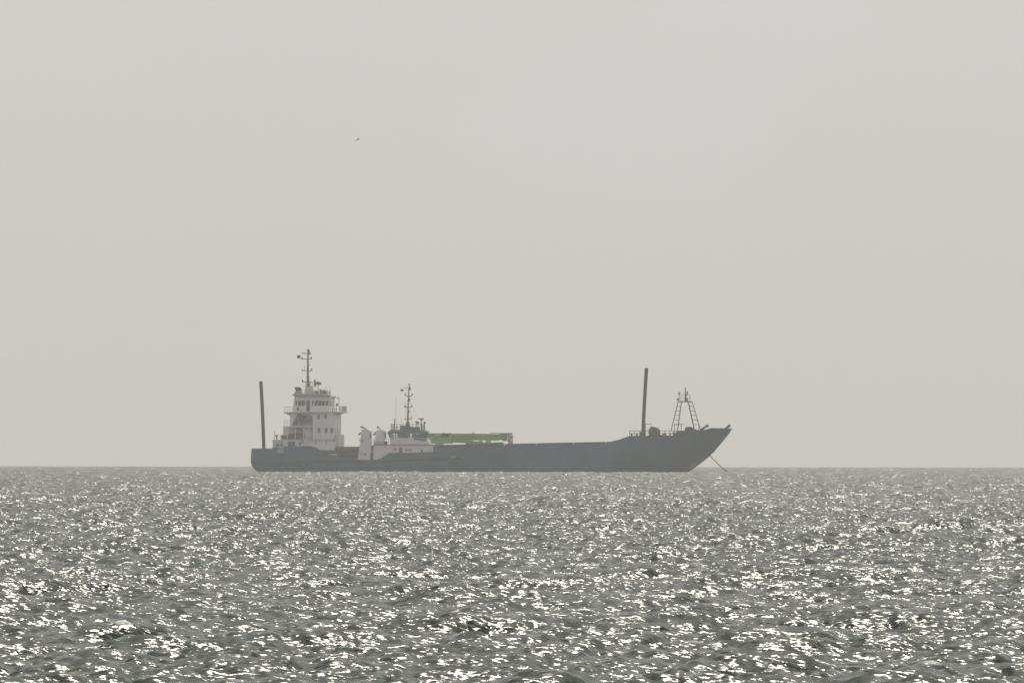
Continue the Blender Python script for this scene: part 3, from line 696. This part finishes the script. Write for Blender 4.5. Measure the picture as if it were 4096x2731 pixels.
# ------------------------------------------------ foredeck
fv = -5.5
m = MB(); a = S.P(2519, 1743, -HB + .4); b = S.P(2738, 1743, -HB + .8)
railing(m, [S.P(2519, 1743, 3), a, S.P(2640, 1742, -HB + .3), b], 1.0, gap=.95, r=.06); m.build('railing', 'darkrail', ship)
for k, (px, hh, ww) in enumerate(((2527, 9, 9), (2548, 10, 8), (2564, 15, 10), (2654, 8, 6), (2662, 10, 9), (2681, 9, 7), (2695, 14, 8), (2712, 12, 9), (2724, 9, 6), (2735, 11, 6))):
    q = S.P(px, 1748, -HB + 2); m = MB(); r = ww / 40; h = (hh + 6) / 20
    m.lathe((q.x, q.y, q.z), [(r * .9, 0), (r * .75, h * .75), (r * 1.15, h * .8), (r * 1.1, h)], 12, 'z'); m.build('bollard', 'dark', ship)
def Tlamp(xp, ybar, ybase, x0, x1, v):
    m = MB()
    for x in xp: m.tube(S.P(x, ybase, v), S.P(x, ybar, v), .07, 6)
    m.tube(S.P(x0, ybar, v), S.P(x1, ybar - .5, v), .06, 6)
    for x in xp: S.prism(m, [(x - 3, ybar), (x + 3, ybar), (x, ybar + 4)], v - .05, v + .05)
    m.build('light_frame', 'darkrail', ship)
Tlamp((2582,), 1696, 1745, 2578, 2608, -5); Tlamp((2699, 2725), 1696.5, 1745, 2697, 2737, -5)
m = MB(); q = S.P(2615, 1727, -2); m.lathe((q.x, 0, q.z), [(.7, -3.2), (.9, -3.1), (.98, -2.9), (.98, -1.2), (.9, -1), (.9, 1), (.98, 1.2), (.98, 2.4), (.7, 2.6)], 22, 'y')
S.box(m, 2594, 2645, 1738, 1750, -5, 0.6); S.box(m, 2603, 2612, 1705, 1722, -3.8, -2.4)
m.build('windlass', 'dark', ship)
m = MB(); q = S.P(2602, 1716, -4.6)
for k in range(9):
    t = random.uniform(0, 6.3); m.tube((q.x, q.y, q.z - .6), (q.x + math.cos(t) * .5, q.y, q.z + .2 + math.sin(t) * .35), .03, 5)
m.build('cable_tangle', 'darkrail', ship)
m = MB(); S.prism(m, [(2738, 1725), (2742, 1707), (2755, 1707), (2757, 1705), (2762, 1708), (2776, 1716), (2786, 1719), (2786, 1725)], -4, 1); m.build('anchor_winch', 'dark', ship, bevel=.08)
for (a, b, v) in (((2803, 1719), (2829, 1702.5), -3.2), ((2902, 1714), (2916.5, 1703), -2.0)):
    m = MB(); m.tube(S.P(*a, v), S.P(*b, v), .24, 10, .2); q = S.P(*b, v); m.lathe((q.x, v, q.z), [(.22, -.3), (.3, -.2), (.3, .2), (.22, .3)], 12, 'y'); m.build('ramp_arm', 'dark', ship)
# signal gantry
def G(x, y, v=-2.0): return S.P(2660 + x / 6.533, 1520 + y / 6.533, v)
m = MB()
for v in (-3.4, -.6):
    for a, b, r in (((160, 1320), (345, 570), .085), ((330, 1320), (428, 590), .10), ((775, 1320), (615, 590), .12), ((935, 1320), (712, 570), .08)):
        m.tube(G(*a, v), G(*b, v), r if v < -2 else r * .8, 8)
    for y in (685, 805, 920, 1040, 1160):
        t = (y - 560) / 740; xl0 = 345 - 185 * t; xl1 = 428 - 96 * t; xr0 = 615 + 160 * t; xr1 = 712 + 223 * t
        m.tube(G(xl0, y, v), G(xl1, y, v), .05, 6); m.tube(G(xr0, y, v), G(xr1, y, v), .05, 6)
    m.path([G(428, 620, v), G(440, 580, v), G(480, 556, v)], .07, 6); m.path([G(615, 620, v), G(600, 580, v), G(560, 556, v)], .07, 6)
for y in (920, 1160):
    t = (y - 560) / 740
    for x in (345 - 185 * t, 428 - 96 * t, 615 + 160 * t, 712 + 223 * t): m.tube(G(x, y, -3.4), G(x, y, -.6), .045, 6)
m.tube(G(885, 1170, -3.4), G(885, 1300, -3.4), .06, 6)
gan = m.build('signal_gantry', 'darkrail', ship)
m = MB(); a = G(335, 575, -3.6); b = G(715, 548, -.4); m.box(a.x, b.x, -3.6, -.4, a.z, b.z); m.build('gantry_platform', 'mast', gan)
m = MB(); railing(m, [G(340, 548, -3.4), G(660, 548, -3.4)], 1.2, gap=.75, r=.025); m.build('railing', 'mast', gan); m = MB(); railing(m, [G(400, 548, -.5), G(640, 548, -.5)], 1.2, gap=1.0, r=.025); m.build('railing', 'mast', gan)
m = MB(); m.tube(G(533, 560), G(533, 330), .13, 8); m.tube(G(533, 330), G(530, 180), .12, 8, .07); m.tube(G(545, 400), G(600, 345), .12, 8); m.tube(G(587, 350), G(587, 290), .13, 8)
m.build('gantry_mast', 'darkrail', gan)
for (x, y, r) in ((378, 352, .22), (338, 508, .22)):
    q = G(x, y, -3.2); m = MB(); m.lathe((q.x, q.y, q.z), [(.1, -.2), (r, .0), (r, .2), (r * .8, .24)], 12, 'z'); m.tube(q, G(x, 560, -3.2), .03, 6); m.build('floodlight', 'black', gan)
m = MB(); a = G(548, 560, -2.4); b = G(600, 470, -1.6); m.box(a.x, b.x, -2.4, -1.6, a.z, b.z); m.build('lamp_box', 'darkrail', gan)
# anchor chain as overlapping links
a = S.P(2838, 1819, -2.4); b = S.P(2924, 1896, -3.6); n = 70; m = MB()
for i in range(n):
    c = a.lerp(b, (i + .5) / n); c.z -= .25 * math.sin(math.pi * (i + .5) / n); d = (b - a).normalized() * ((b - a).length / n * .62)
    o = Vector((0, .07, 0)) if i % 2 else Vector((-d.z, 0, d.x)).normalized() * .07
    m.path([c - d, c - d * .7 + o, c + d * .7 + o, c + d, c + d * .7 - o, c - d * .7 - o, c - d], .045, 5)
m.build('anchor_chain', 'darkrail', ship)

# ================================================================== GREEN CRANE on the cargo deck
cr0 = S.P(1900, 1792, 2.0)
SM = Matrix.Translation(S.loc) @ Matrix.Rotation(-TH, 4, 'Z')
crane = thing('mobile_crane', 'green crane lying folded along the cargo deck with a weathered lattice head', 'crane', SM @ cr0, -TH)
def cb(m): m.v = [tuple(Vector(p) - cr0) for p in m.v]; return m
DZ = 1790
m = MB(); S.prism(m, [(1700, 1757), (1700, 1732), (1800, 1733), (1880, 1733.5), (2010, 1735), (2006, 1757), (1990, 1761), (1850, 1760)], 1.0, 2.6); cb(m).build('boom', 'green', crane, bevel=.05)
m = MB(); S.prism(m, [(1806, 1759), (1806, 1757), (1850, 1760.2), (1890, 1761), (1893, 1768), (1880, 1779), (1882, DZ), (1864, DZ), (1862, 1771), (1812, 1770)], .8, 3.0); cb(m)
m.build('slewing_frame', 'green', crane)
m = MB(); S.prism(m, [(1712, 1748), (1806, 1747.5), (1806, 1773), (1770, 1774), (1758, DZ), (1744, DZ), (1740, 1773.5), (1712, 1773)], .4, 3.4); cb(m).build('engine_house', 'lightgreen', crane, bevel=.06, label='pale green engine house')
m = MB(); S.prism(m, [(1880, 1764), (1907, 1764), (1907, 1768), (1917, 1763), (1917, 1761.5), (1924, 1761.5), (1924, 1768), (1943, 1768), (1943, 1761.3), (1957, 1761.3), (1960, 1768), (1972, 1771), (1975, 1780), (1975, DZ), (1881, DZ)], .2, 3.6); cb(m).build('chassis', 'green', crane)
m = MB(); S.box(m, 1975.2, 2010, 1768, DZ, .6, 3.2); cb(m).build('outrigger', 'grey', crane, bevel=.05)
m = MB(); S.box(m, 1740, 1762, 1738, 1741, .9, 1.0); cb(m).build('reflective_strip', 'pale', crane)
m = MB(); S.box(m, 1768, 1798, 1732.5, 1747, .85, .98); cb(m).build('rust_panel', 'rustband', crane)
m = MB()
for px in (1772, 1797, 1890): S.box(m, px, px + 5, 1729.5, 1734, 1.5, 2.1)
m.tube(S.P(1962, 1733, 1.6), S.P(1964, 1730, 1.6), .08, 6); m.tube(S.P(1964, 1731, 1.6), S.P(2048, 1732.5, 1.6), .06, 6)
m.build_each('boom_fitting', 'darkgear', crane, shift=cr0)
m = MB()
lo_ = [(2003, 1735), (2048, 1733), (2050, 1774), (2037, 1774), (2033, 1762), (2016, 1763), (2006, 1757)]
for v0, v1 in ((1.0, 1.12), (2.5, 2.62)): S.prism(m, [(2003, 1737), (2030, 1735), (2030, 1760), (2016, 1763), (2006, 1757)], v0, v1)
for v in (1.0, 2.6):
    for (a, b) in (((2003, 1734), (2048, 1733)), ((2048, 1733), (2050, 1790)), ((2034, 1734), (2036, 1790)), ((2006, 1757), (2034, 1762)), ((2030, 1735), (2048, 1748)), ((2048, 1748), (2034, 1760)), ((2034, 1760), (2050, 1774)), ((2016, 1763), (2034, 1745)), ((2036, 1774), (2050, 1760)), ((2040, 1734), (2042, 1775)), ((2003, 1737), (2016, 1763))):
        m.tube(S.P(*a, v), S.P(*b, v), .13, 6)
for a in ((2048, 1733), (2050, 1774), (2034, 1762), (2003, 1735)): m.tube(S.P(*a, 1.0), S.P(*a, 2.6), .12, 6)
m.tube(S.P(2050, 1748, 1.8), S.P(2058, 1746.5, 1.8), .05, 6); m.tube(S.P(2056, 1748.5, 1.8), S.P(2058, 1744, 1.8), .07, 6)
cb(m).build('lattice_head', 'lattice', crane)

# ================================================================== TUG
tp = SM @ Vector((S.U(1510, -14.6), -14.6, 0))
T = Frame(tp.x, tp.y)
tug = thing('tugboat', 'tugboat with twin pale funnels and a teal wheelhouse moored alongside the cargo ship', 'tugboat', T.loc, -TH)
TB = 4.8
t_top = [(1176, 1834), (1190, 1829), (1245, 1830), (1256, 1838), (1505, 1838.5), (1525, 1833), (1552, 1814), (1600, 1812), (1735, 1807), (1748, 1798), (1800, 1792), (1852, 1789)]
t_deck = [(1176, 1846), (1505, 1842), (1560, 1822), (1735, 1815), (1852, 1808)]
tA = T.U(1176, -TB); tB = T.U(1852, 0)
t_st = [(-2, tA + 3.0), (0, tA + 1.6), (1.2, tA + .4), (1.8, tA)]; t_bw = [(-2, tB - 3.2), (0, tB - 1.6), (2, tB - .6), (4.8, tB)]
cols = []
for px in sorted(set([p[0] for p in t_top] + [p[0] for p in t_deck] + list(range(1180, 1852, 14)) + [1845, 1848, 1850])):
    uj = T.U(px, -TB); uj = min(max(uj, tA), tB)
    if px >= 1851: uj = tB
    zt = T.Z(interp(px, t_top), px, -TB); zd = min(T.Z(interp(px, t_deck), px, -TB), zt - .05)
    def uf(z, uj=uj):
        c0, c1 = tA + 5, tB - 6
        if uj > c1: return c1 + (uj - c1) * (interp(z, t_bw) - c1) / (tB - c1)
        if uj < c0: return c0 + (uj - c0) * (c0 - interp(z, t_st)) / (c0 - tA)
        return uj
    def bf(z, uf=uf):
        t = min(1, max(0, (interp(z, t_bw) - uf(z)) / 9.5)); b = TB * max(.05, (1 - (1 - t) ** 2) ** .5 if t < 1 else 1)
        ts = min(1, max(0, (uf(z) - interp(z, t_st)) / 3)); b *= .72 + .28 * math.sqrt(1 - (1 - ts) ** 2)
        return b * (1 if z > .8 else 1 - .05 * (.8 - z))
    cols.append((uf, bf, -2.0, zt, zd))
loft_hull(cols, [0, .2, .4, .55, .7, .85, 1], .15).build('hull', 'tughull', tug)
# rubber fender belt
m = MB(); pts = []
for i in range(60):
    px = 1186 + (1846 - 1186) * i / 59; u = T.U(px, -TB); z = T.Z(1845 if px < 1500 else 1845 - (px - 1500) / 345 * 14, px, -TB)
    t = min(1, max(0, (interp(z, t_bw) - u) / 9.5)); b = TB * max(.1, math.sqrt(max(0, 1 - (1 - t) ** 2)))
    ts = min(1, max(0, (u - interp(z, t_st)) / 3)); b *= .72 + .28 * math.sqrt(1 - (1 - ts) ** 2)
    pts.append((u, -b - .08, z))
m.path(pts, .15, 8); m.build('rubber_fender', 'dark', tug); m = MB(); m.path([(x_, -y_, z_) for x_, y_, z_ in pts], .2, 8); m.build('rubber_fender', 'dark', tug)
m = MB(); q = T.P(1815, 1828, -3.4); m.box(q.x - .45, q.x + .4, q.y - .75, q.y - .4, q.z - .18, q.z + .2); m.build('bow_marking', 'roof', tug)
# deckhouse
m = MB()
T.box(m, 1550, 1720, 1779, 1822, -3.8, 3.8); T.prism(m, [(1495, 1779), (1549.9, 1779), (1549.9, 1818), (1515, 1842), (1495, 1842)], -3.8, 3.8)
m.build('deckhouse', 'white', tug)
m = MB(); T.prism(m, [(1495, 1779), (1495, 1776.6), (1722, 1776.6), (1722, 1779)], -4.0, 4.0); m.build('deck_edge', 'darkgear', tug)
m = MB(); T.prism(m, [(1562, 1776.5), (1562, 1751), (1700, 1751), (1712, 1764), (1714, 1776.5)], -3.2, 3.2); m.build('upper_house', 'white', tug)
m = MB(); T.box(m, 1490, 1505, 1800, 1842, -3.2, -2.0); m.build('ladder_locker', 'roof', tug)
m = MB(); T.box(m, 1480, 1495, 1812, 1838, -2.6, 1); m.build('towing_winch', 'darkgear', tug, bevel=.05)
m = MB(); T.box(m, 1479, 1498, 1780, 1806, -1.0, 2); m.build('stair_block', 'darkgear', tug)
for px, py in ((1580, 1797), (1688, 1802)):
    q = T.P(px, py, -3.8); m = MB(); m.lathe((q.x, q.y, q.z), [(.2, -.07), (.24, 0), (.2, .02)], 14, 'y'); m.build('porthole', 'pane', tug)
m = MB(); T.box(m, 1597, 1609, 1790, 1812, -3.86, -3.7); m.build('door', 'darkgear', tug)
m = MB(); T.box(m, 1686, 1691, 1800, 1812, -3.9, -3.7); m.build('fire_hose_box', 'rustband', tug)
m = MB(); T.box(m, 1620, 1648, 1794, 1803, -3.86, -3.75); m.build('name_board', 'roof', tug)
m = MB(); T.box(m, 1552, 1728 - 8, 1810, 1812, -3.95, -3.8); m.build('deck_trim', 'rustband', tug)
# funnels
def tug_funnel(pts, slot, v0, v1, pipe, sp):
    m = MB(); T.prism(m, pts, v0, v1); f = m.build('funnel', 'white', tug, bevel=.03)
    m = MB(); T.box(m, *slot, v0 - .03, v0 + 1.0); m.build('louvre', 'darkgear', f)
    m = MB(); P = [T.P(x, y, (v0 + v1) / 2) for x, y in pipe]; m.path(P[1:], .16, 10); m.build('exhaust_pipe', 'cream', f)
    m = MB(); m.tube(P[0], P[1], .12, 10, .26); m.tube(T.P(*sp[0], v0 + .6), T.P(*sp[1], v0 + .6), .22, 10, .1); m.build_each('pipe_end', 'black', f)
    m = MB(); a, b = pts[1], pts[2]; T.box(m, a[0] + 2, b[0] - 4, a[1] - 2.2, a[1] + .1, v0 + .3, v1 - .3); m.build('funnel_top', 'black', f)
    return f
tug_funnel([(1432, 1839), (1446.5, 1719.5), (1474, 1718), (1483, 1723), (1484, 1765), (1481, 1839)], (1479.5, 1483.6, 1731, 1751), -3.6, -1.5,
           [(1442, 1705.5), (1452, 1709), (1460, 1711), (1466, 1719)], ((1444, 1731), (1433.5, 1739.5)))
tug_funnel([(1494, 1776), (1497, 1760), (1507, 1719.5), (1533, 1718), (1541, 1723), (1543, 1750), (1537, 1756), (1530, 1776)], (1538, 1543, 1730, 1748), 1.2, 3.2,
           [(1508, 1707), (1514, 1709.5), (1519, 1711), (1521, 1719)], ((1505, 1731), (1492, 1740)))
m = MB(); T.box(m, 1498, 1541, 1763, 1776.5, 0, 1.1); m.build('equipment_box', 'cream', tug, bevel=.06)
m = MB(); q = T.P(1544, 1771, -1); m.lathe((q.x, q.y, q.z), [(.1, -.6), (.32, -.5), (.35, 0), (.32, .5), (.1, .6)], 14, 'y'); m.build('hose_reel', 'black', tug)
m = MB(); T.box(m, 1445, 1452, 1755, 1765, -3.9, -3.6); m.tube(T.P(1439, 1763, -3), T.P(1439, 1757, -3), .13, 6)
for px, py in ((1447, 1813), (1462, 1815)):
    q = T.P(px, py, -3.62); m.torus((q.x, q.y, q.z), .26, .05, 16, 6) if px < 1450 else m.box(q.x - .2, q.x + .2, q.y - .05, q.y + .02, q.z - .3, q.z + .25)
m.build_each('wall_fitting', 'roof', tug)
m = MB(); railing(m, [T.P(1484, 1776.5, -3.2), T.P(1494, 1776.5, -3.2)], 1.1, gap=.4, r=.03); m.build('railing', 'rail', tug); m = MB(); railing(m, [T.P(1546, 1776.5, -3.2), T.P(1562, 1776.5, -3.2)], 1.1, gap=.4, r=.035)
m.tube(T.P(1484, 1728, -1), T.P(1507, 1727, 1), .05, 6); m.build('railing', 'rail', tug)
# wheelhouse
wheelhouse(T, tug, 1561, 1694, -9, 10, 1729, 1732, 1751, 1752.5, -3.0, 3.0,
           [(1559, 1565), (1572, 1575), (1581, 1584), (1590, 1616), (1628, 1640), (1648, 1660), (1672, 1680), (1690, 1692)], 'teal', front_n=3, thick=.1)
m = MB(); T.box(m, 1652, 1686, 1735, 1752, -1.2, 1.6); T.box(m, 1594, 1612, 1740, 1752, -.8, .4); m.build_each('bridge_console', 'darkgear', tug)
m = MB()
T.prism(m, [(1549, 1729), (1556, 1723), (1564, 1718.5), (1694, 1718.5), (1704, 1723), (1713, 1730)], -3.4, 3.4)
m.build('wheelhouse_roof', 'teal', tug)
m = MB(); T.prism(m, [(1549, 1729.2), (1562, 1729.2), (1566, 1751), (1558, 1751)], 1.5, 2.9); m.build('aft_panel', 'cream', tug)
m = MB(); T.prism(m, [(1656, 1752), (1705, 1752.4), (1706, 1763), (1690, 1762), (1656, 1758)], -3.3, -3.05); m.build('spray_screen', 'teal', tug)
m = MB(); T.prism(m, [(1686, 1732), (1709, 1731), (1706, 1752), (1690, 1752)], -2.9, -2.7); m.build('sun_screen', 'dark', tug)
m = MB(); railing(m, [T.P(1700, 1718.5, 2.8), T.P(1576, 1718.5, 2.8), T.P(1564, 1718.5, -2.8), T.P(1688, 1718.5, -2.8), T.P(1700, 1718.5, 2.8)], 1.12, gap=1.15, r=.04, mids=(.5, .12)); m.build('railing', 'mast', tug)
m = MB(); T.box(m, 1601, 1621, 1701, 1718.5, -1.5, .3); m.build('roof_locker', 'mast', tug, bevel=.05)
m = MB(); T.box(m, 1584, 1589.5, 1704, 1713, -2.6, -2.2); m.build('lamp_box', 'black', tug)
m = MB(); T.prism(m, [(1617, 1718.5), (1622, 1702), (1624, 1690), (1630, 1685.5), (1635, 1686), (1636, 1700), (1642, 1704), (1644, 1718.5)], -.9, .9); m.build('mast_base', 'mast', tug)
m = MB(); T.box(m, 1643, 1676, 1707.5, 1718.5, -1.4, 1.0); m.build('radar_housing', 'mast', tug, bevel=.15)
m = MB(); m.tube(T.P(1631.5, 1690, 0), T.P(1633, 1620, 0), .16, 8, .15); m.tube(T.P(1633, 1620, 0), T.P(1637, 1536, 0), .14, 8, .09); m.tube(T.P(1637, 1538, 0), T.P(1637.3, 1533.5, 0), .16, 8)
for yb, xa, xb in ((1584, 1620.5, 1650), (1629.5, 1618.5, 1648.5)):
    m.path([T.P(xa, yb - 7, 0), T.P(xa + 1.5, yb - 2.5, 0), T.P(xa + 8, yb, 0), T.P(xb - 8, yb, 0), T.P(xb - 1.5, yb - 2.5, 0), T.P(xb, yb - 7, 0)], .08, 6)
m.path([T.P(1618, 1674.5, 0), T.P(1632, 1677, 0), T.P(1645, 1675, 0), T.P(1647, 1670, 0)], .08, 6)
m.tube(T.P(1617, 1549.5, 0), T.P(1636, 1550, 0), .04, 6); m.tube(T.P(1622, 1550, 0), T.P(1636, 1555, 0), .03, 6)
m.path([T.P(1634, 1606, 0), T.P(1638, 1602, 0), T.P(1639, 1595, 0)], .1, 6); m.path([T.P(1633, 1653, 0), T.P(1637, 1648, 0), T.P(1637.8, 1641, 0)], .08, 6)
tm = m.build('mast', 'mast', tug)
for px, py in ((1621.5, 1580), (1649, 1580), (1620, 1626), (1647.5, 1626), (1645.8, 1673), (1639, 1600)):
    m = MB(); lamp(m, T, px, py, 0, .34, .12); m.build('mast_lamp', 'black', tm)
m = MB(); q = T.P(1639.5, 1560, 0); m.lathe((q.x, q.y, q.z), [(.1, 0), (.2, .1), (.2, .5), (.1, .62)], 10, 'z'); m.build('mast_lamp', 'mast', tm)
fl = flag(T, tug, 1602.5, 1615, 1556, 1563, 0); m = MB(); m.path([T.P(1617, 1549.5, 0), T.P(1615, 1556, 0), T.P(1613.5, 1563, 0), T.P(1619, 1580, 0)], .012, 5); m.build('halyard', 'mast', tug)
m = MB()
for px, y0, y1, r_, v in ((1584, 1587, 1700, .028, 1), (1624.5, 1600, 1700, .028, 1.5), (1607, 1675, 1718, .035, 0), (1579, 1677, 1718, .10, -1), (1580.5, 1673, 1678, .08, -1)): m.tube(T.P(px, y1, v), T.P(px, y0, v), r_, 6)
m.build_each('whip_antenna', 'mast', tug)
m = MB(); m.tube(T.P(1638, 1590, 0), T.P(1672, 1676, 2), .012, 5); m.tube(T.P(1638, 1590, 0), T.P(1652, 1716, 2), .012, 5); m.build_each('mast_stay', 'mast', tug)
m = MB(); m.tube(T.P(1685.5, 1718.5, -1), T.P(1685.5, 1679, -1), .11, 8); q = T.P(1685.5, 1679, -1); m.lathe((q.x, q.y, q.z), [(.15, 0), (.5, .16), (.62, .26), (.62, .34)], 14, 'z'); m.build('fire_monitor', 'mast', tug)
for px, py in ((1666, 1687.5), (1672, 1690), (1698.5, 1690)): searchlight(T, tug, px, py, -1.5, .23, (px + .5, 1718.5))

# ================================================================== BIRDS
def bird(label, px, py, D, span, pose, name='seabird'):
    x = (px - 2048) / F * D; z = EYE - ((py - ROLL * (px - 2048)) - YE) / F * D
    o = thing(name, label, 'bird', (x, D, z)); return o
D_ = 1150.0; sc_ = D_ / F * 1.1
b_ = bird('dark seabird gliding with wings spread in the empty sky left of centre', 1427, 560.5, D_, 1, 0)
# body along y-ish (flying away), wings drawn as tapered curved blades
spine = [(-10.3, -6.2, .02), (-7.5, -4.0, .35), (-4.5, -1.9, .55), (-1.5, -.2, .8), (.5, 1.9, .85), (3, 2.9, .95), (6, 3.3, 1.05), (8.5, 4.0, .7), (10.3, 5.2, .05)]
P = []; f = []
for i, (a, c, w_) in enumerate(spine):
    a *= sc_; c *= sc_; w_ *= sc_ * 2.0; ch = .07 * max(.15, 1 - abs(i - 4) / 5)
    P += [(a, -ch, c), (a, 0, c + w_ * .9), (a, ch, c), (a, 0, c - w_ * .9)]
for i in range(len(spine) - 1):
    for j in range(4): f.append((i * 4 + j, i * 4 + (j + 1) % 4, (i + 1) * 4 + (j + 1) % 4, (i + 1) * 4 + j))
f += [(3, 2, 1, 0), tuple((len(spine) - 1) * 4 + k for k in range(4))]
def body(parent, k, dirx=0.0):
    m = MB(); m.lathe((0, 0, 0), [(.004 * k, -.19 * k), (.02 * k, -.15 * k), (.035 * k, -.05 * k), (.04 * k, .03 * k), (.028 * k, .1 * k), (.03 * k, .13 * k), (.022 * k, .165 * k), (.005 * k, .21 * k)], 12, 'y')
    return m
m = MB(); m.poly(P, f); bb = body(None, 1.0); m.poly(bb.v, bb.f); bo = m.build('body', 'bird', b_, True)
# sitting bird on the water
DS = 1750.0; xs = (81 - 2048) / F * DS
sb = thing('seabird', 'tiny dark seabird sitting on the waves near the horizon at far left', 'bird', (xs, DS, -(xs * xs + DS * DS) / (2 * RE) - .25))
m = MB(); m.lathe((0, 0, .08), [(.01, -.26), (.05, -.2), (.10, -.08), (.105, .05), (.07, .16), (.02, .22)], 12, 'x')
m.tube((.15, 0, .1), (.2, 0, .3), .05, 8, .04); m.lathe((.22, 0, .33), [(.02, -.06), (.05, -.02), (.045, .04), (.012, .08), (.004, .15)], 10, 'x')
m.build('body', 'bird', sb, True)
